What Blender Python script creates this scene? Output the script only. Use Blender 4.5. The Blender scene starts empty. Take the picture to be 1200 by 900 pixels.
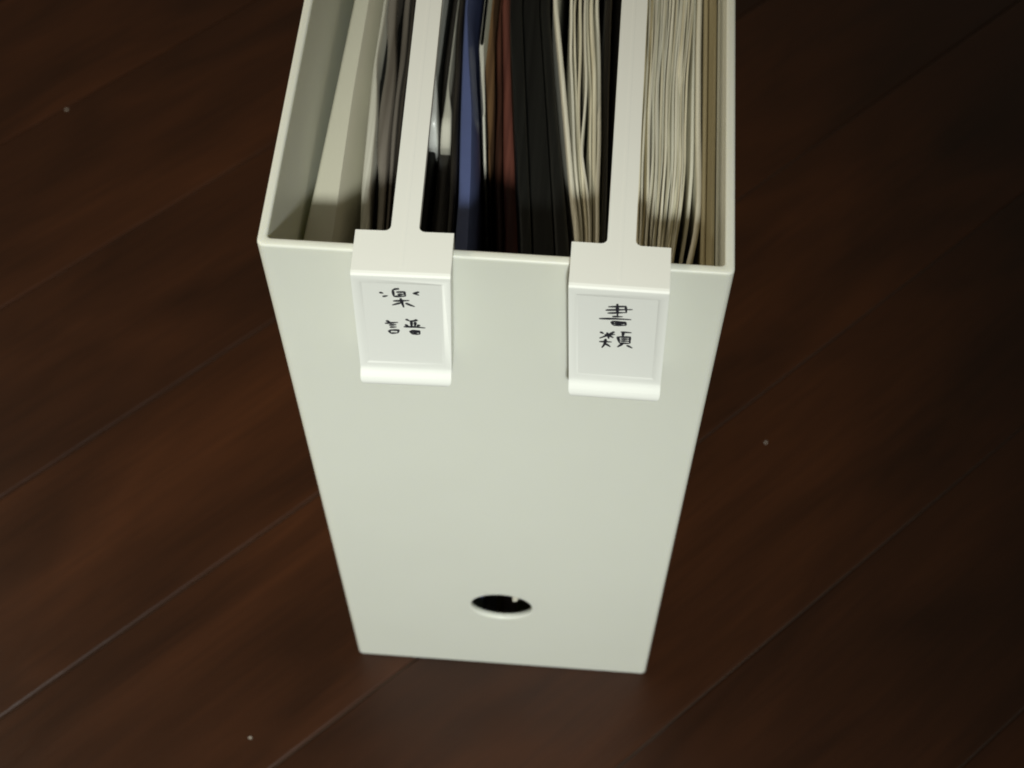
import bpy, bmesh, math, random
import numpy as np
from mathutils import Vector, Matrix

random.seed(7)
scene = bpy.context.scene
COL = scene.collection

# ---------------------------------------------------------------- camera
cam_data = bpy.data.cameras.new("camera")
cam = bpy.data.objects.new("camera", cam_data)
COL.objects.link(cam)
cam.location = (0.0176, -0.1795, 0.5030)
cam.rotation_euler = (0.52762, 0.00053, 0.07601)
cam_data.sensor_width = 36.0
cam_data.lens = 36.0 * 1.7696 * 1000 / 1200
cam_data.clip_start = 0.01
cam_data.clip_end = 50
cam_data.dof.use_dof = True
cam_data.dof.focus_distance = 0.335
cam_data.dof.aperture_fstop = 24.0
scene.camera = cam
scene.cycles.filter_width = 1.9

# ---------------------------------------------------------------- world and lamps
world = bpy.data.worlds.new("World")
scene.world = world
world.use_nodes = True
bg = world.node_tree.nodes["Background"]
bg.inputs["Color"].default_value = (1.0, 0.86, 0.64, 1)
bg.inputs["Strength"].default_value = 0.13


def lamp(name, kind, loc, target, energy, color):
    d = bpy.data.lights.new(name, kind)
    d.energy = energy
    d.color = color
    o = bpy.data.objects.new(name, d)
    COL.objects.link(o)
    o.location = loc
    o.rotation_euler = (Vector(target) - Vector(loc)).to_track_quat('-Z', 'Y').to_euler()
    return o


key = lamp("room_lamp", 'SPOT', (0.10, -0.96, 1.08), (-0.05, -0.045, 0.085), 96, (0.965, 1.0, 0.945))
key.data.spot_size = math.radians(23.5)
key.data.spot_blend = 1.0
key.data.shadow_soft_size = 0.05
side_fill = lamp("side_fill_lamp", 'AREA', (-1.0, 0.12, 0.85), (-0.1, 0.1, 0.0), 5.0, (1.0, 0.88, 0.66))  # added fill from the left, brightens the left floor and the tops
side_fill.data.shape = 'DISK'
side_fill.data.size = 0.35

scene.view_settings.view_transform = 'Standard'
scene.view_settings.look = 'None'
scene.view_settings.gamma = 1.0
scene.view_settings.exposure = 0.0
scene.view_settings.use_curve_mapping = False


# ---------------------------------------------------------------- materials
def new_mat(name):
    m = bpy.data.materials.new(name)
    m.use_nodes = True
    nt = m.node_tree
    return m, nt, nt.nodes["Principled BSDF"]


def plastic(name, col, rough=0.35, var=0.04, bump=0.02, scale=60.0, spec=0.5, sss=0.0):
    m, nt, p = new_mat(name)
    tc = nt.nodes.new("ShaderNodeTexCoord")
    nz = nt.nodes.new("ShaderNodeTexNoise")
    nz.inputs["Scale"].default_value = scale
    nz.inputs["Detail"].default_value = 5
    nt.links.new(tc.outputs["Object"], nz.inputs["Vector"])
    mix = nt.nodes.new("ShaderNodeMixRGB")
    mix.inputs[1].default_value = (*[c * (1 - var) for c in col], 1)
    mix.inputs[2].default_value = (*[min(1, c * (1 + var)) for c in col], 1)
    nt.links.new(nz.outputs["Fac"], mix.inputs[0])
    nt.links.new(mix.outputs[0], p.inputs["Base Color"])
    rr = nt.nodes.new("ShaderNodeMapRange")
    rr.inputs["To Min"].default_value = rough * 0.85
    rr.inputs["To Max"].default_value = rough * 1.15
    nt.links.new(nz.outputs["Fac"], rr.inputs["Value"])
    nt.links.new(rr.outputs[0], p.inputs["Roughness"])
    p.inputs["Specular IOR Level"].default_value = spec
    n2 = nt.nodes.new("ShaderNodeTexNoise")
    n2.inputs["Scale"].default_value = scale * 25
    nt.links.new(tc.outputs["Object"], n2.inputs["Vector"])
    b = nt.nodes.new("ShaderNodeBump")
    b.inputs["Strength"].default_value = bump
    b.inputs["Distance"].default_value = 0.0005
    nt.links.new(n2.outputs["Fac"], b.inputs["Height"])
    nt.links.new(b.outputs[0], p.inputs["Normal"])
    if sss:
        p.inputs["Subsurface Weight"].default_value = sss
        p.inputs["Subsurface Radius"].default_value = (0.004, 0.004, 0.003)
        p.inputs["Subsurface Scale"].default_value = 1.0
    return m


def streaky(name, col_a, col_b, rough=0.5, across=900.0, spec=0.5):
    """material whose colour varies in fine layers across the thickness (x), long along y"""
    m, nt, p = new_mat(name)
    tc = nt.nodes.new("ShaderNodeTexCoord")
    mp = nt.nodes.new("ShaderNodeMapping")
    mp.inputs["Scale"].default_value = (across, 9.0, 14.0)
    nt.links.new(tc.outputs["Object"], mp.inputs["Vector"])
    nz = nt.nodes.new("ShaderNodeTexNoise")
    nz.inputs["Scale"].default_value = 1.0
    nz.inputs["Detail"].default_value = 3
    nt.links.new(mp.outputs[0], nz.inputs["Vector"])
    cr = nt.nodes.new("ShaderNodeValToRGB")
    cr.color_ramp.elements[0].position = 0.35
    cr.color_ramp.elements[0].color = (*col_a, 1)
    cr.color_ramp.elements[1].position = 0.65
    cr.color_ramp.elements[1].color = (*col_b, 1)
    nt.links.new(nz.outputs["Fac"], cr.inputs[0])
    oi = nt.nodes.new("ShaderNodeObjectInfo")
    hs = nt.nodes.new("ShaderNodeHueSaturation")
    mr = nt.nodes.new("ShaderNodeMapRange")
    mr.inputs["To Min"].default_value = 0.82
    mr.inputs["To Max"].default_value = 1.12
    nt.links.new(oi.outputs["Random"], mr.inputs["Value"])
    nt.links.new(mr.outputs[0], hs.inputs["Value"])
    nt.links.new(cr.outputs[0], hs.inputs["Color"])
    nt.links.new(hs.outputs[0], p.inputs["Base Color"])
    p.inputs["Roughness"].default_value = rough
    p.inputs["Specular IOR Level"].default_value = spec
    b = nt.nodes.new("ShaderNodeBump")
    b.inputs["Strength"].default_value = 0.25
    b.inputs["Distance"].default_value = 0.0004
    nt.links.new(nz.outputs["Fac"], b.inputs["Height"])
    nt.links.new(b.outputs[0], p.inputs["Normal"])
    return m


def wood():
    m, nt, p = new_mat("dark_stained_wood")
    tc = nt.nodes.new("ShaderNodeTexCoord")
    oi = nt.nodes.new("ShaderNodeObjectInfo")
    off = nt.nodes.new("ShaderNodeVectorMath")
    off.operation = 'SCALE'
    comb = nt.nodes.new("ShaderNodeCombineXYZ")
    for k in range(3):
        nt.links.new(oi.outputs["Random"], comb.inputs[k])
    nt.links.new(comb.outputs[0], off.inputs[0])
    off.inputs["Scale"].default_value = 7.0
    add = nt.nodes.new("ShaderNodeVectorMath")
    nt.links.new(tc.outputs["Object"], add.inputs[0])
    nt.links.new(off.outputs[0], add.inputs[1])

    def noise(scale, detail, dist=0.0):
        mp = nt.nodes.new("ShaderNodeMapping")
        mp.inputs["Scale"].default_value = scale
        nt.links.new(add.outputs[0], mp.inputs["Vector"])
        n = nt.nodes.new("ShaderNodeTexNoise")
        n.inputs["Scale"].default_value = 1.0
        n.inputs["Detail"].default_value = detail
        n.inputs["Distortion"].default_value = dist
        nt.links.new(mp.outputs[0], n.inputs["Vector"])
        return n
    blot = noise((9, 30, 30), 3, 0.6)          # broad figure
    grain = noise((30, 420, 420), 6, 0.3)      # fine grain along the plank
    pores = noise((120, 1600, 1600), 3)
    cr = nt.nodes.new("ShaderNodeValToRGB")
    e = cr.color_ramp.elements
    e[0].position = 0.30
    e[0].color = (0.0155, 0.0047, 0.0012, 1)
    e[1].position = 0.72
    e[1].color = (0.036, 0.0105, 0.0024, 1)
    nt.links.new(blot.outputs["Fac"], cr.inputs[0])
    cr2 = nt.nodes.new("ShaderNodeValToRGB")
    cr2.color_ramp.elements[0].position = 0.32
    cr2.color_ramp.elements[0].color = (0.88, 0.87, 0.87, 1)
    cr2.color_ramp.elements[1].position = 0.68
    cr2.color_ramp.elements[1].color = (1.08, 1.07, 1.06, 1)
    nt.links.new(grain.outputs["Fac"], cr2.inputs[0])
    mul = nt.nodes.new("ShaderNodeMixRGB")
    mul.blend_type = 'MULTIPLY'
    mul.inputs[0].default_value = 1.0
    nt.links.new(cr.outputs[0], mul.inputs[1])
    nt.links.new(cr2.outputs[0], mul.inputs[2])
    hs = nt.nodes.new("ShaderNodeHueSaturation")
    mr = nt.nodes.new("ShaderNodeMapRange")
    mr.inputs["To Min"].default_value = 0.78
    mr.inputs["To Max"].default_value = 1.2
    nt.links.new(oi.outputs["Random"], mr.inputs["Value"])
    nt.links.new(mr.outputs[0], hs.inputs["Value"])
    nt.links.new(mul.outputs[0], hs.inputs["Color"])
    nt.links.new(hs.outputs[0], p.inputs["Base Color"])
    rr = nt.nodes.new("ShaderNodeMapRange")
    rr.inputs["To Min"].default_value = 0.30
    rr.inputs["To Max"].default_value = 0.44
    nt.links.new(blot.outputs["Fac"], rr.inputs["Value"])
    nt.links.new(rr.outputs[0], p.inputs["Roughness"])
    p.inputs["Specular IOR Level"].default_value = 0.30
    b = nt.nodes.new("ShaderNodeBump")
    b.inputs["Strength"].default_value = 0.22
    b.inputs["Distance"].default_value = 0.0004
    nt.links.new(pores.outputs["Fac"], b.inputs["Height"])
    b2 = nt.nodes.new("ShaderNodeBump")
    b2.inputs["Strength"].default_value = 0.25
    b2.inputs["Distance"].default_value = 0.0015
    nt.links.new(blot.outputs["Fac"], b2.inputs["Height"])
    nt.links.new(b.outputs[0], b2.inputs["Normal"])
    nt.links.new(b2.outputs[0], p.inputs["Normal"])
    return m


M = {}
M['wood'] = wood()
M['groove'] = plastic('pale_brown_groove', (0.05, 0.031, 0.020), 0.8, 0.45, 0.2, 60)  # groove brown, somewhat paler than the planks
M['box'] = plastic('offwhite_polypropylene', (0.655, 0.672, 0.60), 0.42, 0.015, 0.05, 30, 0.4, sss=0.35)
M['tag'] = plastic('white_plastic', (0.755, 0.77, 0.73), 0.30, 0.015, 0.02, 60, 0.5)
M['ink'] = plastic('black_marker_ink', (0.012, 0.012, 0.018), 0.6, 0.3, 0.1, 300)
M['case'] = plastic('cream_plastic', (0.63, 0.61, 0.49), 0.45, 0.03, 0.05, 60)
M['paper'] = streaky('cream_paper', (0.52, 0.48, 0.35), (0.74, 0.71, 0.56), 0.75, 1400)
M['paper_white'] = streaky('white_paper', (0.58, 0.56, 0.46), (0.74, 0.72, 0.61), 0.7, 1400)
M['manila'] = streaky('manila_card', (0.26, 0.22, 0.12), (0.45, 0.40, 0.26), 0.7, 1200)
M['clear'] = streaky('smoky_clear_film', (0.11, 0.094, 0.075), (0.28, 0.25, 0.21), 0.16, 200, 0.7)
M['film_dark'] = streaky('dark_film', (0.012, 0.010, 0.008), (0.04, 0.034, 0.027), 0.22, 500, 0.6)
M['black'] = streaky('black_vinyl', (0.004, 0.0044, 0.004), (0.008, 0.0085, 0.0075), 0.42, 700, 0.25)
M['blue'] = plastic('blue_plastic', (0.085, 0.11, 0.24), 0.36, 0.12, 0.05, 90)
M['tan'] = streaky('tan_board', (0.05, 0.024, 0.009), (0.17, 0.09, 0.035), 0.6, 700)
M['red'] = streaky('brick_red_cover', (0.10, 0.030, 0.020), (0.20, 0.065, 0.042), 0.55, 420)
M['brown'] = streaky('dark_brown_cover', (0.035, 0.013, 0.007), (0.10, 0.036, 0.020), 0.5, 420)
M['lint'] = plastic('pale_lint', (0.3, 0.27, 0.23), 0.9, 0.1, 0.3, 300)


# ---------------------------------------------------------------- helpers
def tag_props(o, label=None, cat=None, group=None, kind=None):
    if label:
        o['label'] = label
    if cat:
        o['category'] = cat
    if group:
        o['group'] = group
    if kind:
        o['kind'] = kind
    return o


def empty(name, loc=(0, 0, 0), parent=None):
    o = bpy.data.objects.new(name, None)
    o.empty_display_size = 0.02
    o.location = loc
    COL.objects.link(o)
    if parent:
        o.parent = parent
    return o


def link(name, mesh, mat, parent=None, smooth=True):
    o = bpy.data.objects.new(name, mesh)
    COL.objects.link(o)
    if mat:
        mesh.materials.clear()
        mesh.materials.append(mat)
    if parent:
        o.parent = parent
    if smooth:
        for f in mesh.polygons:
            f.use_smooth = True
    return o


def from_bm(name, bm, mat, parent=None, smooth=False):
    bmesh.ops.recalc_face_normals(bm, faces=bm.faces[:])
    me = bpy.data.meshes.new(name)
    bm.to_mesh(me)
    bm.free()
    return link(name, me, mat, parent, smooth)


def bake(o):
    """apply the modifiers of o"""
    dg = bpy.context.evaluated_depsgraph_get()
    me = bpy.data.meshes.new_from_object(o.evaluated_get(dg))
    o.modifiers.clear()
    old = o.data
    o.data = me
    bpy.data.meshes.remove(old)
    return o


def bevel(o, w, seg=3, ang=28):
    b = o.modifiers.new("bevel", 'BEVEL')
    b.width = w
    b.segments = seg
    b.limit_method = 'ANGLE'
    b.angle_limit = math.radians(ang)
    b.harden_normals = False
    return b


def smooth_by_angle(o, deg=35, big=1e9):
    me = o.data
    for f in me.polygons:
        f.use_smooth = True
    bm = bmesh.new()
    bm.from_mesh(me)
    for f in bm.faces:
        if f.calc_area() > big:
            f.smooth = False
    for e in bm.edges:
        if len(e.link_faces) == 2 and e.calc_face_angle(0) > math.radians(deg):
            e.smooth = False
    bm.to_mesh(me)
    bm.free()


def extrude_poly(pts, vec):
    """closed solid from a planar polygon (list of 3D points) swept along vec"""
    bm = bmesh.new()
    a = [bm.verts.new(p) for p in pts]
    b = [bm.verts.new(Vector(p) + Vector(vec)) for p in pts]
    bm.faces.new(a)
    bm.faces.new(b[::-1])
    n = len(pts)
    for i in range(n):
        bm.faces.new((a[i], b[i], b[(i + 1) % n], a[(i + 1) % n]))
    bmesh.ops.recalc_face_normals(bm, faces=bm.faces[:])
    return bm


def boolean(o, other, op):
    md = o.modifiers.new("bool", 'BOOLEAN')
    md.operation = op
    md.object = other
    md.solver = 'EXACT'
    bake(o)
    bpy.data.objects.remove(other, do_unlink=True)


# ---------------------------------------------------------------- the floor
ANG = math.radians(43.8)
PITCH = 0.0733
LINE0 = 0.0207
floor = empty("floor", (0, 0, 0))
floor['kind'] = 'structure'
bm = bmesh.new()
bmesh.ops.create_grid(bm, x_segments=1, y_segments=1, size=0.98)
sub = from_bm("subfloor", bm, M['groove'], floor)
sub.location = (0, 0, -0.0009)
sub.rotation_euler = (0, 0, ANG)
LEN = 1.9
prof = []
hw = PITCH / 2 - 0.00022
for s, pr in ((1, [(0, 0), (0.00028, -0.00022), (0.0005, -0.0007), (0.0005, -0.010)]),):
    pass
xs = [(-hw, -0.010), (-hw, -0.0008), (-hw + 0.00022, -0.00028), (-hw + 0.0008, 0.0),
      (hw - 0.0008, 0.0), (hw - 0.00022, -0.00028), (hw, -0.0008), (hw, -0.010)]
bm = extrude_poly([(-LEN / 2, a, b) for a, b in xs], (LEN, 0, 0))
bmesh.ops.recalc_face_normals(bm, faces=bm.faces[:])
plank_mesh = bpy.data.meshes.new("floor_plank")
bm.to_mesh(plank_mesh)
bm.free()
for i in range(-13, 14):
    off = LINE0 + PITCH * (i + 0.5)
    o = link("floor_plank", plank_mesh, None, floor, False)
    if not plank_mesh.materials:
        plank_mesh.materials.append(M['wood'])
    o.location = (-math.sin(ANG) * off, math.cos(ANG) * off, 0)
    o.rotation_euler = (0, 0, ANG)

# ---------------------------------------------------------------- the file box
BW, BD, BH, TH = 0.100, 0.320, 0.245, 0.0021
ZB = 0.0004


def rrect(x0, x1, y0, y1, r, n=4):
    pts = []
    for cx, cy, a0 in ((x1 - r, y0 + r, -90), (x1 - r, y1 - r, 0), (x0 + r, y1 - r, 90), (x0 + r, y0 + r, 180)):
        for k in range(n + 1):
            a = math.radians(a0 + 90 * k / n)
            pts.append((cx + r * math.cos(a), cy + r * math.sin(a)))
    return pts


box = empty("file_box", (0, 0, ZB))
tag_props(box, "tall off-white plastic file box with a round finger hole, standing on dark wooden floor", "file box")
outer = rrect(-BW / 2, BW / 2, 0, BD, 0.0016)
inner = rrect(-BW / 2 + TH, BW / 2 - TH, TH, BD - TH, 0.0010)
bm = bmesh.new()
zt = BH - ZB
lo = [bm.verts.new((x, y, 0)) for x, y in outer]
to = [bm.verts.new((x, y, zt)) for x, y in outer]
ti = [bm.verts.new((x, y, zt)) for x, y in inner]
li = [bm.verts.new((x, y, 0.0025)) for x, y in inner]
n = len(outer)
bm.faces.new(lo)
bm.faces.new(li)
for i in range(n):
    j = (i + 1) % n
    bm.faces.new((lo[i], lo[j], to[j], to[i]))
    bm.faces.new((to[i], to[j], ti[j], ti[i]))
    bm.faces.new((ti[i], ti[j], li[j], li[i]))
body = from_bm("body", bm, M['box'], box)
cut_pts = [(0.0003 + 0.0096 * math.cos(2 * math.pi * k / 48), -0.01, 0.0524 + 0.0096 * math.sin(2 * math.pi * k / 48)) for k in range(48)]
bm = extrude_poly(cut_pts, (0, 0.025, 0))
cutter = from_bm("cutter", bm, None)
cutter.location = (0, 0, ZB)
boolean(body, cutter, 'DIFFERENCE')
bevel(body, 0.0006, 3, 50)
bake(body)
smooth_by_angle(body, 40, 1.5e-4)

# ---------------------------------------------------------------- divider rails with label tags
T1= [[(-4.67, -4.24),(-3.81, -4.57)], [(-4.07, -5.8),(-2.91, -5.36)], [(-0.44, -2.59),(-1.3, -2.79),(-1.95, -3.31)], [(-1.81, -3.29),(-1.66, -5.57)], [(-1.14, -3.91),(0.6, -3.71),(0.76, -5.3)], [(-0.89, -4.81),(0.51, -4.57)], [(-1.69, -5.58),(0.83, -5.29)], [(3.69, -3.46),(2.56, -4.11),(3.63, -4.74)], [(-1.9, -7.32),(1.55, -6.87)], [(-0.29, -6.12),(-0.02, -7.87),(0.3, -9.62)], [(-0.23, -7.84),(-1.24, -8.39),(-2.13, -8.88)], [(0.72, -7.91),(1.71, -8.64),(2.61, -9.15)], [(-3.71, -15.05),(-2.87, -15.61)], [(-4.0, -16.2),(-1.15, -15.59)], [(-3.14, -16.84),(-1.54, -16.52)], [(-3.03, -17.69),(-1.51, -17.45)], [(-3.23, -18.95),(-2.96, -20.11)], [(-3.15, -18.86),(-1.12, -18.7),(-1.31, -19.86)], [(-2.96, -20.11),(-1.31, -19.86)], [(0.55, -14.15),(1.31, -14.85)], [(2.97, -14.13),(2.09, -15.02)], [(1.31, -14.98),(3.18, -14.5)], [(1.74, -14.93),(1.75, -17.06)], [(2.59, -15.1),(2.47, -16.98)], [(0.33, -16.3),(1.03, -16.93)], [(3.49, -16.19),(2.9, -16.92)], [(0.01, -17.27),(2.32, -17.13),(4.69, -17.38)], [(1.48, -18.71),(1.66, -19.91)], [(1.56, -18.64),(3.29, -18.76),(3.47, -19.96)], [(1.83, -19.34),(3.27, -19.25)], [(1.66, -19.96),(3.47, -20.04)]]
T2= [[(-0.12, -3.1),(0.02, -7.87)], [(-2.01, -4.44),(1.62, -3.9),(1.81, -6.01)], [(-2.54, -5.76),(0.07, -5.33),(3.09, -4.86)], [(-2.11, -6.85),(1.96, -6.12)], [(-1.11, -8.0),(1.1, -7.82)], [(-3.81, -9.16),(-0.4, -8.82),(2.94, -8.73)], [(-1.15, -9.88),(-0.84, -11.32)], [(-1.1, -9.87),(1.72, -9.98),(1.89, -11.0)], [(-0.78, -10.61),(1.73, -10.5)], [(-0.84, -11.32),(1.96, -11.07)], [(-3.53, -14.26),(-2.74, -14.96)], [(-0.5, -13.82),(-1.4, -14.93),(-2.37, -15.84),(-3.64, -16.85)], [(-2.59, -15.34),(-0.33, -14.93)], [(-2.04, -14.34),(-1.64, -16.82)], [(-1.67, -15.49),(-0.66, -16.3)], [(-3.69, -18.2),(-0.98, -18.03)], [(-2.28, -16.9),(-2.46, -19.07),(-3.08, -20.65)], [(-2.39, -18.8),(-1.22, -20.06)], [(0.84, -13.81),(3.17, -13.8)], [(1.41, -13.93),(1.31, -15.53)], [(0.25, -15.66),(0.67, -18.15)], [(0.47, -15.77),(2.87, -15.61),(2.88, -18.15)], [(0.91, -16.57),(2.68, -16.43)], [(0.86, -17.38),(2.71, -17.23)], [(0.67, -18.29),(2.88, -18.1)], [(1.46, -18.33),(0.28, -19.96)], [(2.26, -18.91),(3.51, -19.98)]]
MM = 0.001


def make_divider(name, cx, yaw, shear, strokes, label, ink_label):
    root = empty(name, (cx, 0, BH))
    root.rotation_euler = (0, 0, yaw)
    tag_props(root, label, "divider", "label dividers hooked over the file box rim")
    W = 10.3

    def tag_bm():
        prof = [(4.0, 2.4), (-6.2, 2.4), (-6.75, 2.22), (-7.1, 1.8), (-7.2, 1.2), (-7.2, -34.2), (-7.4, -34.9), (-7.9, -35.7),
                (-8.5, -36.5), (-8.9, -37.4), (-9.05, -38.2), (-8.95, -39.0), (-8.6, -39.7), (-8.0, -40.2), (-7.2, -40.4), (-0.1, -40.4),
                (-0.1, -39.8), (-0.1, -38.8), (-0.1, -37.6), (-0.1, 0.06), (2.35, 0.06), (2.35, -6.0), (4.0, -6.0)]
        bm = extrude_poly([(-W * MM, y * MM, z * MM) for y, z in prof], (2 * W * MM, 0, 0))
        bm.faces.ensure_lookup_table()
        # recess of the label field
        for f in bm.faces:
            c = f.calc_center_median()
            if abs(f.normal.y) > 0.99 and abs(c.y + 0.0072) < 1e-5:
                bmesh.ops.inset_region(bm, faces=[f], thickness=0.0021, depth=0.0)
                r = bmesh.ops.inset_region(bm, faces=[f], thickness=0.0008, depth=-0.00018)
                break
        # rounded lower corners
        for zc in (-36.7, -37.8, -38.8, -39.6):
            bmesh.ops.bisect_plane(bm, geom=bm.verts[:] + bm.edges[:] + bm.faces[:], plane_co=(0, 0, zc * MM), plane_no=(0, 0, 1), dist=1e-7)
        rc, zb = 3.7 * MM, 40.4 * MM
        for v in bm.verts:
            dz = min(rc, max(0.0, -v.co.z - (zb - rc)))
            if dz > 0:
                v.co.x = math.copysign(abs(v.co.x) - rc + math.sqrt(rc * rc - (dz * 0.93) ** 2), v.co.x)
        return bm

    # top plate: T with filleted inner corners, from the front tag to the back one
    hw = 2.95
    R_ = 1.3
    Y0, Y1 = 4.0, BD / MM - 4.0
    pts = [(-W, -5.0), (W, -5.0), (W, Y0)]
    for k in range(5):
        a = math.radians(90 * k / 4)
        pts.append((hw + R_ - R_ * math.sin(a), Y0 + R_ - R_ * math.cos(a)))
    for k in range(5):
        a = math.radians(90 * (1 - k / 4))
        pts.append((hw + R_ - R_ * math.sin(a), Y1 - R_ + R_ * math.cos(a)))
    pts += [(W, Y1), (W, BD / MM + 5.0), (-W, BD / MM + 5.0), (-W, Y1)]
    for k in range(5):
        a = math.radians(90 * k / 4)
        pts.append((-(hw + R_ - R_ * math.sin(a)), Y1 - R_ + R_ * math.cos(a)))
    for k in range(5):
        a = math.radians(90 * (1 - k / 4))
        pts.append((-(hw + R_ - R_ * math.sin(a)), Y0 + R_ - R_ * math.cos(a)))
    pts.append((-W, Y0))
    bm = extrude_poly([(x * MM, y * MM, 0.06 * MM) for x, y in pts], (0, 0, 2.34 * MM))
    rail = from_bm("rail", bm, M['tag'], root)
    a = from_bm("tmp_front", tag_bm(), None)
    a.location = root.location
    a.rotation_euler = root.rotation_euler
    b = from_bm("tmp_back", tag_bm(), None)
    bpy.context.view_layer.update()
    b.matrix_world = root.matrix_world @ Matrix.Translation((0, BD, 0)) @ Matrix.Rotation(math.pi, 4, 'Z')
    bpy.context.view_layer.update()
    boolean(rail, a, 'UNION')
    boolean(rail, b, 'UNION')
    bm = bmesh.new()
    bm.from_mesh(rail.data)
    bmesh.ops.remove_doubles(bm, verts=bm.verts[:], dist=2e-6)
    for v in bm.verts:
        v.co.x += shear * min(0.0, v.co.z)
    bm.to_mesh(rail.data)
    bm.free()
    rail.data.materials.clear()
    rail.data.materials.append(M['tag'])
    bevel(rail, 0.00045, 3, 25)
    bake(rail)
    smooth_by_angle(rail, 38, 1.2e-4)
    rail['label'] = "white plastic rail ending in a hooked label tag"
    # faint moulding ridge along the middle of the rail
    bm = extrude_poly([(-0.0006, -0.005, 0.00235), (0.0006, -0.005, 0.00235), (0.0003, -0.005, 0.002425), (-0.0003, -0.005, 0.002425)], (0, BD + 0.01, 0))
    from_bm("mould_line", bm, M['tag'], rail)
    # handwriting: flat ink ribbons lying on the recessed field
    bm = bmesh.new()
    yk = -0.0072 + 0.00018 - 0.00004
    layer = 0
    for s in strokes:
        layer += 1
        P = [Vector((x + shear * 0 , z)) for x, z in s]
        # resample and wobble
        Q = []
        for i in range(len(P) - 1):
            for k in range(5):
                Q.append(P[i].lerp(P[i + 1], k / 5))
        Q.append(P[-1])
        L = len(Q)
        ring = []
        for i, c in enumerate(Q):
            t = (Q[min(i + 1, L - 1)] - Q[max(i - 1, 0)])
            t.normalize()
            nrm = Vector((-t.y, t.x))
            u = i / (L - 1)
            w = 0.30 * (0.72 + 0.45 * math.sin(math.pi * min(1, u * 1.1 + 0.12))) * random.uniform(0.9, 1.1)
            if i in (0, L - 1):
                w *= 0.7
            l, r = c + nrm * w, c - nrm * w
            yy = yk - layer * 1.5e-6
            ring.append((bm.verts.new(((l.x + shear * l.y) * MM, yy, l.y * MM)), bm.verts.new(((r.x + shear * r.y) * MM, yy, r.y * MM))))
        for i in range(L - 1):
            bm.faces.new((ring[i][0], ring[i + 1][0], ring[i + 1][1], ring[i][1]))
    ink = from_bm("handwriting", bm, M['ink'], root)
    ink['label'] = ink_label
    return root


make_divider("label_divider", -0.0188, 0.026, 0.030, T1,
             "white divider rail with hooked tag handwritten 楽譜, beside the black glossy folder",
             "handwritten black characters 楽譜")
make_divider("label_divider", 0.0262, -0.005, -0.036, T2,
             "white divider rail with hooked tag handwritten 書類, beside the thick cream paper stack",
             "handwritten black characters 書類")


# ---------------------------------------------------------------- contents of the box
def lerp_path(path, ys):
    p = sorted(path)
    py = np.array([a for a, _ in p])
    px = np.array([b for _, b in p])
    # smooth cubic through the points by dense linear interpolation + box filter
    d = np.interp(np.linspace(py[0] - 20, py[-1] + 20, 400), py, px)
    k = np.ones(11) / 11
    d = np.convolve(np.pad(d, 5, mode='edge'), k, 'valid')
    return np.interp(ys, np.linspace(py[0] - 20, py[-1] + 20, 400), d)


def slab(name, left, right, ztop, mat, parent=None, y0=9.0, y1=300.0, zbot=2.8, r=None, zvar=0.0, zback=None, seed=0, lean=0.0, cham=None, nose=0.0):
    """book, folder or sheet standing on edge: left/right are (y, x) outlines of its top edge, in mm"""
    rng = random.Random(seed)
    ys = np.concatenate([np.linspace(y0, 115, 30), np.linspace(125, y1, 10)])
    L = lerp_path(left, ys)
    Rr = lerp_path(right, ys)
    ph = rng.uniform(0, 6)
    bm = bmesh.new()
    rings = []
    for i, y in enumerate(ys):
        l, rt = L[i], max(Rr[i], L[i] + 0.12)
        w = rt - l
        rr = min(0.6, w * 0.35) if r is None else min(r, w * 0.45)
        z = ztop + zvar * math.sin(y * 0.07 + ph) * 0.7 + zvar * 0.3 * math.sin(y * 0.19 + 2 * ph)
        z -= nose * max(0.0, 1 - (y - y0) / 5.0) ** 2
        sec = [(l, zbot, -1), (l, z - 40, -1), (l, z - rr, 0), (l + rr * 0.3, z - rr * 0.3, 0), (l + rr, z, 0),
               (rt - rr, z, 0), (rt - rr * 0.3, z - rr * 0.3, 0), (rt, z - rr, 0), (rt, z - 40, -1), (rt, zbot, -1)]
        if cham:
            cw, ch = cham
            sec[5:8] = [(rt - cw, z, 0), (rt - cw * 0.8, z - ch * 0.12, 0), (rt, z - ch, 0)]
        rings.append([bm.verts.new(((x + lean * max(0.0, (z - zz) / 200.0)) * MM, y * MM, zz * MM)) for x, zz, _ in sec])
    n = len(rings[0])
    for i in range(len(rings) - 1):
        for k in range(n):
            bm.faces.new((rings[i][k], rings[i + 1][k], rings[i + 1][(k + 1) % n], rings[i][(k + 1) % n]))
    bm.faces.new(rings[0])
    bm.faces.new(rings[-1][::-1])
    o = from_bm(name, bm, mat, parent)
    smooth_by_angle(o, 50)
    return o


def sheet(name, path, t, ztop, mat, parent=None, wave=0.0, **kw):
    if wave:
        rg = random.Random(kw.get('seed', 0) * 13 + 1)
        f1, f2, p1, p2 = rg.uniform(0.05, 0.09), rg.uniform(0.13, 0.2), rg.uniform(0, 6), rg.uniform(0, 6)
        ys = [9 + 4.5 * k for k in range(24)] + [140, 220, 300]
        xs = np.interp(ys, *zip(*sorted(path)))
        path = [(y, x + wave * (math.sin(y * f1 + p1) + 0.4 * math.sin(y * f2 + p2))) for y, x in zip(ys, xs)]
    return slab(name, [(y, x - t / 2) for y, x in path], [(y, x + t / 2) for y, x in path], ztop, mat, parent, **kw)


def shift(path, d):
    return [(y, x + d) for y, x in path]


# leaning cream case by the left wall
case = slab("document_case", [(9, -46.8), (24, -46.6), (38, -46.1), (66, -45.3), (101, -44.4), (300, -42)],
            [(9, -36.2), (25, -36.0), (39, -36.4), (67, -36.9), (102, -36.8), (300, -35)], 217.0, M['case'], r=0.8, y0=7, cham=(3.8, 14.0))
tag_props(case, "smooth cream plastic document case standing beside the empty gap at the box wall", "document case")

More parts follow.
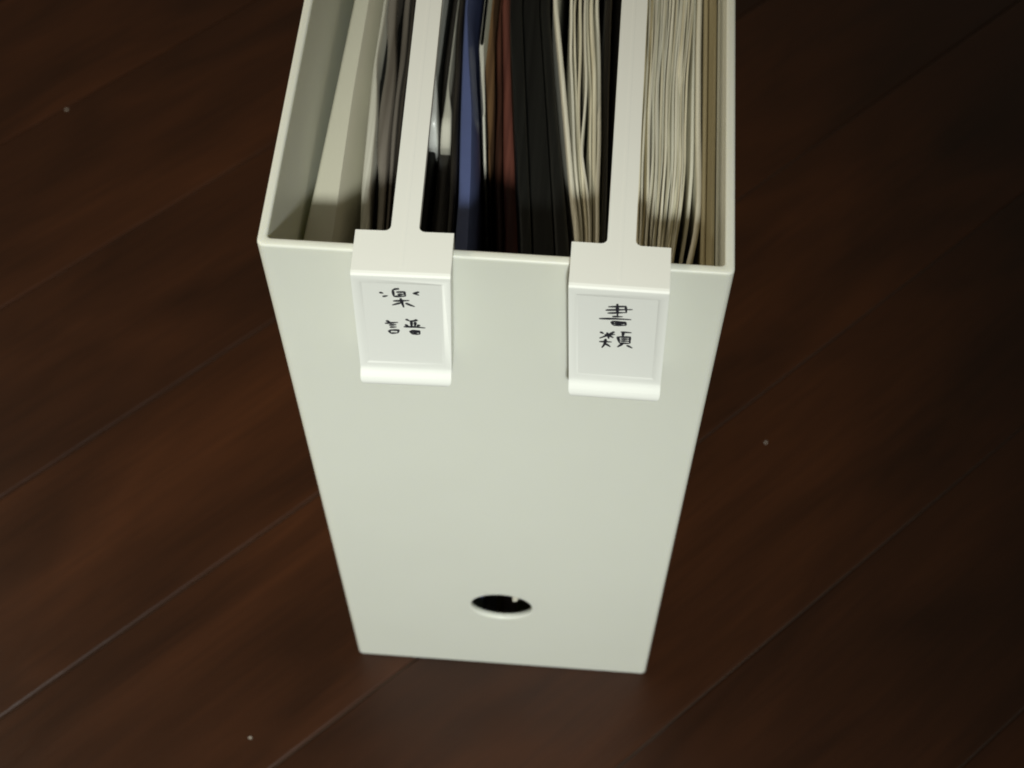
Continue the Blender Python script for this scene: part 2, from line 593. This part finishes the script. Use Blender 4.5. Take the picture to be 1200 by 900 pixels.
# clear pocket book, its film leaves bulging apart
pb = empty("pocket_book", (0, 0, 0))
tag_props(pb, "clear pocket book with wavy smoky film leaves and one pale page edge", "pocket book")
pl = [(9, -34.0), (29, -33.7), (39, -34.9), (55, -35.7), (75, -36.2), (102, -36.3), (300, -34)]
slab("page_edge", [(9, -34.2), (29, -34.2), (39, -35.4), (55, -36.2), (75, -37.2), (102, -37.3), (300, -35)],
     [(9, -32.2), (29, -32.3), (39, -33.4), (55, -34.1), (68, -35.0), (80, -36.7), (94, -36.4), (102, -36.6), (300, -34.4)], 214.5, M['paper_white'], pb, r=0.5)
slab("film_leaf_or_gap_shade", [(9, -30.2), (28, -30.4), (44, -31.8), (51, -33.4), (60, -34.0), (68, -34.5), (75, -34.3), (82, -34.3), (90, -35.1), (95, -36.2), (108, -36.4), (300, -34)],
     [(9, -29.0), (28, -29.1), (44, -30.2), (60, -31.2), (75, -31.5), (82, -32.0), (94, -33.6), (105, -34.4), (300, -32.4)], 213.0, M['clear'], pb, r=0.9, seed=2)
slab("film_leaf_or_gap_shade", [(9, -28.5), (28, -28.6), (44, -29.6), (60, -30.8), (75, -31.3), (82, -31.4), (94, -32.0), (105, -32.6), (300, -31)],
     [(9, -27.9), (28, -28.0), (44, -28.8), (60, -29.7), (75, -30.3), (82, -30.0), (94, -30.4), (105, -31.2), (300, -30)], 210.5, M['clear'], pb, r=0.4, seed=3)
slab("film_leaf_or_gap_shade", [(9, -31.9), (29, -32.0), (44, -33.2), (52, -33.6)], [(9, -30.5), (29, -30.7), (44, -32.1), (52, -33.3)], 206, M['black'], pb, y1=126, r=0.3, seed=6)  # black filler in the front gap, its shade made solid
slab("film_leaf_or_gap_shade", [(64, -34.9), (72, -35.5), (80, -36.4), (90, -36.4), (300, -34.6)], [(64, -34.7), (72, -34.7), (80, -34.6), (90, -35.3), (97, -36.3), (300, -34.4)], 206, M['black'], pb, y0=64, r=0.3, seed=7)  # shade of the rear gap, modelled as a black strip
sheet("film_leaf_or_gap_shade", [(9, -27.2), (29, -27.3), (50, -28.2), (70, -29.3), (85, -29.2), (105, -30.2), (300, -29)], 0.8, 211.0, M['film_dark'], pb, seed=5)

# black glossy folder with its white reflections modelled as solid strips
bf = empty("black_folder", (0, 0, 0))
tag_props(bf, "glossy black folder between the 楽譜 rail and the blue folder, two white strips inside standing in for reflections", "folder")
slab("cover", [(9, -26.4), (60, -27.4), (105, -28.2), (300, -27.5)], [(9, -24.6), (60, -25.4), (105, -26.4), (300, -26)], 206, M['black'], bf, r=0.7)
slab("cover", [(9, -14.6), (40, -15.0), (65, -16.6), (104, -18.8), (300, -17)], [(9, -12.9), (40, -13.1), (65, -14.9), (104, -17.2), (300, -15.5)], 206, M['film_dark'], bf, r=0.7)
slab("inner_leaf", [(9, -24.2), (60, -25.0), (105, -26.0), (300, -25)], [(9, -20.8), (60, -21.6), (105, -23.4), (300, -22)], 188, M['black'], bf, r=0.8)
slab("inner_leaf", [(9, -20.2), (60, -21.2), (105, -23.0), (300, -21)], [(9, -15.2), (60, -16.8), (105, -19.2), (300, -17.5)], 187, M['film_dark'], bf, r=0.8)
slab("reflection_strip", [(73, -23.8), (84, -24.5), (96, -25.2), (300, -24.5)], [(73, -21.6), (84, -22.3), (96, -24.0), (300, -24)], 197, M['tag'], bf, y0=73, r=0.5, zbot=150, nose=7)
slab("reflection_strip", [(73, -20.8), (80, -20.4), (90, -20.3)], [(73, -17.9), (80, -18.2), (90, -20.0)], 196, M['paper_white'], bf, y0=73, y1=126, r=0.5, zbot=150, nose=6)

# blue folder
bl = slab("blue_folder", [(9, -11.8), (25, -11.7), (40, -12.1), (65, -14.0), (86, -15.4), (104, -16.4), (300, -14.6)],
          [(9, -6.6), (25, -6.9), (45, -7.9), (67, -9.6), (86, -12.2), (104, -14.2), (300, -13)], 213, M['blue'], r=0.6, cham=(1.8, 7.0))
tag_props(bl, "blue plastic folder leaning between black folder and the red booklet", "folder")

# white card sliver
sl = slab("index_card", [(72, -9.0), (93, -11.9)], [(72, -8.5), (93, -10.7)], 207, M['paper_white'], y0=70, y1=94, zbot=2.8, r=0.2)
# tan and red booklets
tb = slab("tan_booklet", [(68, -7.4), (76, -8.3), (93, -10.4), (117, -12.8), (300, -11.4)],
          [(68, -7.1), (76, -6.9), (93, -7.9), (117, -10.2), (300, -8.9)], 197, M['tan'], r=0.5, y0=68, zvar=0.8)
tag_props(tb, "tan card booklet standing low beside the small white card and blue folder", "booklet")
br = slab("brown_booklet", [(9, -2.6), (43, -3.4), (70, -6.2), (93, -7.3), (117, -9.5), (300, -8.4)],
          [(9, -0.8), (43, -1.6), (70, -4.2), (96, -6.2), (127, -9.0), (300, -7.4)], 186, M['brown'], r=0.8, y0=14, zvar=0.6)
tag_props(br, "very dark brown booklet sunk low between the tan and red booklets", "booklet")
rb = slab("red_booklet", [(9, -0.5), (43, -1.3), (70, -3.9), (96, -5.9), (127, -8.7), (300, -7.1)],
          [(9, 3.7), (43, 2.7), (70, -0.2), (96, -3.0), (127, -5.6), (300, -4.4)], 190, M['red'], r=0.7, y0=40, zvar=0.4)
tag_props(rb, "dark brick red booklet standing low beside the thick black binder", "booklet")
tag_props(sl, "small white card tucked upright against the blue folder", "card")

# thick black binder
bb = empty("black_binder", (0, 0, 0))
tag_props(bb, "thick matt black binder between red booklet and the cream papers", "binder")
slab("cover", [(9, 4.8), (26, 3.8), (53, 0.8), (105, -4.8), (300, -3.6)], [(9, 7.4), (26, 6.6), (53, 3.8), (105, -1.6), (300, -0.6)], 212, M['black'], bb, r=0.7)
slab("spine_block", [(9, 7.5), (26, 6.7), (53, 3.9), (105, -1.5), (300, -0.5)], [(9, 12.5), (26, 11.9), (53, 8.9), (105, 2.9), (300, 3.7)], 211.3, M['black'], bb, r=0.4)
slab("cover", [(9, 12.6), (26, 12.0), (53, 9.0), (105, 3.0), (300, 3.8)], [(9, 16.0), (28, 15.3), (50, 12.4), (76, 9.0), (105, 5.6), (300, 6.0)], 211.5, M['black'], bb, r=0.8)

# cream papers left of the second rail
sheetj = [(9, 18.6), (32, 16.8), (43, 15.0), (63, 12.5), (88, 9.3), (105, 7.0), (300, 7.6)]
j = sheet("folded_sheet", sheetj, 1.1, 214.5, M['paper_white'], seed=11)
tag_props(j, "single pale sheet slanting against the thick black binder, apart from the bundle", "paper")
ps = empty("paper_bundle", (0, 0, 0))
tag_props(ps, "loose bundle of cream sheets gaping apart, left of the 書類 rail", "paper bundle")
specs = [([(9, 18.9), (32, 17.8), (43, 16.3), (68, 13.9), (88, 12.0), (106, 11.0), (300, 11)], 0.7, 213.5),
         ([(9, 19.4), (32, 18.5), (43, 17.1), (68, 15.0), (88, 13.3), (106, 12.2), (300, 12)], 0.5, 212.6),
         ([(9, 19.9), (32, 19.1), (43, 17.8), (60, 16.0), (75, 14.9), (90, 14.3), (106, 13.4), (300, 13)], 0.7, 213.2),
         ([(9, 20.4), (32, 19.6), (43, 18.6), (55, 16.6), (64, 16.9), (76, 16.8), (90, 15.6), (106, 14.6), (300, 14)], 0.6, 213.9),
         ([(9, 20.9), (32, 20.3), (43, 19.4), (60, 18.4), (76, 17.6), (90, 16.5), (106, 15.5), (300, 15)], 0.6, 212.8),
         ([(9, 21.4), (32, 21.0), (43, 20.1), (60, 19.3), (76, 18.6), (90, 17.7), (106, 16.6), (300, 16)], 1.0, 213.6),
         ([(9, 22.0), (32, 21.7), (43, 21.1), (60, 20.4), (76, 19.8), (90, 18.9), (106, 18.0), (300, 17.4)], 0.9, 213.3)]
for k, (p, t, z) in enumerate(specs):
    sheet("sheet", p, t, z, M['paper'] if k % 3 else M['paper_white'], ps, zvar=0.8, wave=0.22, seed=20 + k, y0=9 + (k * 7) % 4)

# dark film folder beneath the second rail
df = empty("film_folder", (0, 0, 0))
tag_props(df, "dark smoky film folder running beneath the 書類 rail", "folder")
slab("cover", [(9, 23.0), (50, 22.0), (77, 21.2), (106, 20.2), (300, 19.4)], [(9, 24.2), (50, 23.4), (77, 22.6), (106, 22.0), (300, 21)], 209, M['film_dark'], df, r=0.4)
slab("inner_leaf", [(9, 24.6), (50, 23.8), (77, 23.0), (106, 22.6), (300, 22)], [(9, 28.2), (50, 28.0), (77, 27.8), (106, 27.6), (300, 27)], 203, M['black'], df, r=0.8)
slab("cover", [(9, 28.6), (50, 28.5), (77, 28.3), (106, 28.1), (300, 27.6)], [(9, 29.9), (50, 29.6), (77, 29.5), (106, 29.4), (300, 29)], 208, M['film_dark'], df, r=0.4)

# thick cream paper stack by the right wall
rs = empty("paper_stack", (0, 0, 0))
tag_props(rs, "thick stack of wavy cream papers right of the 書類 rail", "paper stack")
left = [(9, 30.6), (26, 30.9), (51, 30.5), (78, 30.5), (108, 30.4), (300, 30.2)]
right = [(9, 38.4), (25, 39.8), (39, 41.3), (54, 42.3), (62, 42.0), (76, 41.5), (90, 42.3), (108, 43.3), (300, 43.2)]
N = 24
rng = random.Random(5)
for k in range(N):
    u0, u1 = k / N, (k + 1) / N
    yy = [9, 26, 39, 54, 66, 79, 95, 108, 300]
    lx = np.interp(yy, *zip(*left))
    rx = np.interp(yy, *zip(*right))
    wob = [rng.uniform(-0.16, 0.16) for _ in yy]
    c = [(y, a + (b - a) * (u0 + u1) / 2 + w) for y, a, b, w in zip(yy, lx, rx, wob)]
    t = 12.0 / N * rng.uniform(0.7, 1.25)
    sheet("sheet", c, t, 213.0 + rng.uniform(-1.6, 0.9), (M['paper'], M['paper_white'], M['paper'], M['manila'])[rng.choice([0, 1, 1, 2, 3]) if k < 6 else rng.choice([0, 1, 1, 2])],
          rs, zvar=0.8, wave=0.15, seed=40 + k, y0=8 + rng.uniform(0, 4))
sheet("sheet", [(9, 39.6), (25, 41.4), (39, 43.0), (54, 43.7), (80, 43.6), (108, 43.9), (300, 43.8)], 0.9, 210.5, M['paper_white'], rs, seed=66)
k2 = [(9, 40.5), (25, 43.4), (34, 45.0), (45, 45.5), (65, 44.9), (90, 44.6), (108, 44.7), (300, 44.6)]
o = sheet("curled_sheet", k2, 1.3, 213.5, M['paper_white'], seed=71)
tag_props(o, "single pale sheet curling inward at its front edge, right of the thick stack", "paper")
mf = empty("manila_folder", (0, 0, 0))
tag_props(mf, "dull yellow manila folder pressed against the inner side wall of the box", "folder")
sheet("flap", [(9, 46.3), (60, 46.4), (108, 46.2), (300, 46.2)], 0.9, 217, M['manila'], mf, seed=81)
sheet("flap", [(9, 47.2), (60, 47.3), (108, 47.2), (300, 47.2)], 0.9, 227, M['manila'], mf, seed=82)

# slip of paper whose corner shows through the finger hole
bm = extrude_poly([(0.0037, 0.0030, 0.0506), (0.0050, 0.0030, 0.0512), (0.0056, 0.0030, 0.0535), (0.0058, 0.0030, 0.0900), (0.0036, 0.0030, 0.0900)], (0, 0.0004, 0))
sp = from_bm("paper_slip", bm, M['paper_white'])
tag_props(sp, "tiny pale paper slip peeping out at the top of the finger hole", "paper")

# lint on the floor
for (x, y), lab in (((-0.2068, 0.2347), "pale lint speck lying along a floor groove, farthest from the box front"),
                    ((-0.0829, -0.0325), "pale lint speck on the bare floor in front of the box"),
                    ((0.0924, 0.0945), "faint lint speck on the dark floor beside the box wall near the papers")):
    bm = bmesh.new()
    bmesh.ops.create_icosphere(bm, subdivisions=2, radius=0.0005)
    for v in bm.verts:
        v.co *= random.uniform(0.6, 1.15)
        v.co.z = max(-0.0003, v.co.z * 0.5)
        v.co.x *= 1.4
    d = from_bm("lint_speck", bm, M['lint'])
    d.location = (x, y, 0.0002)
    d.rotation_euler = (0, 0, random.uniform(0, 3))
    tag_props(d, lab, "lint", "lint specks on the floor")
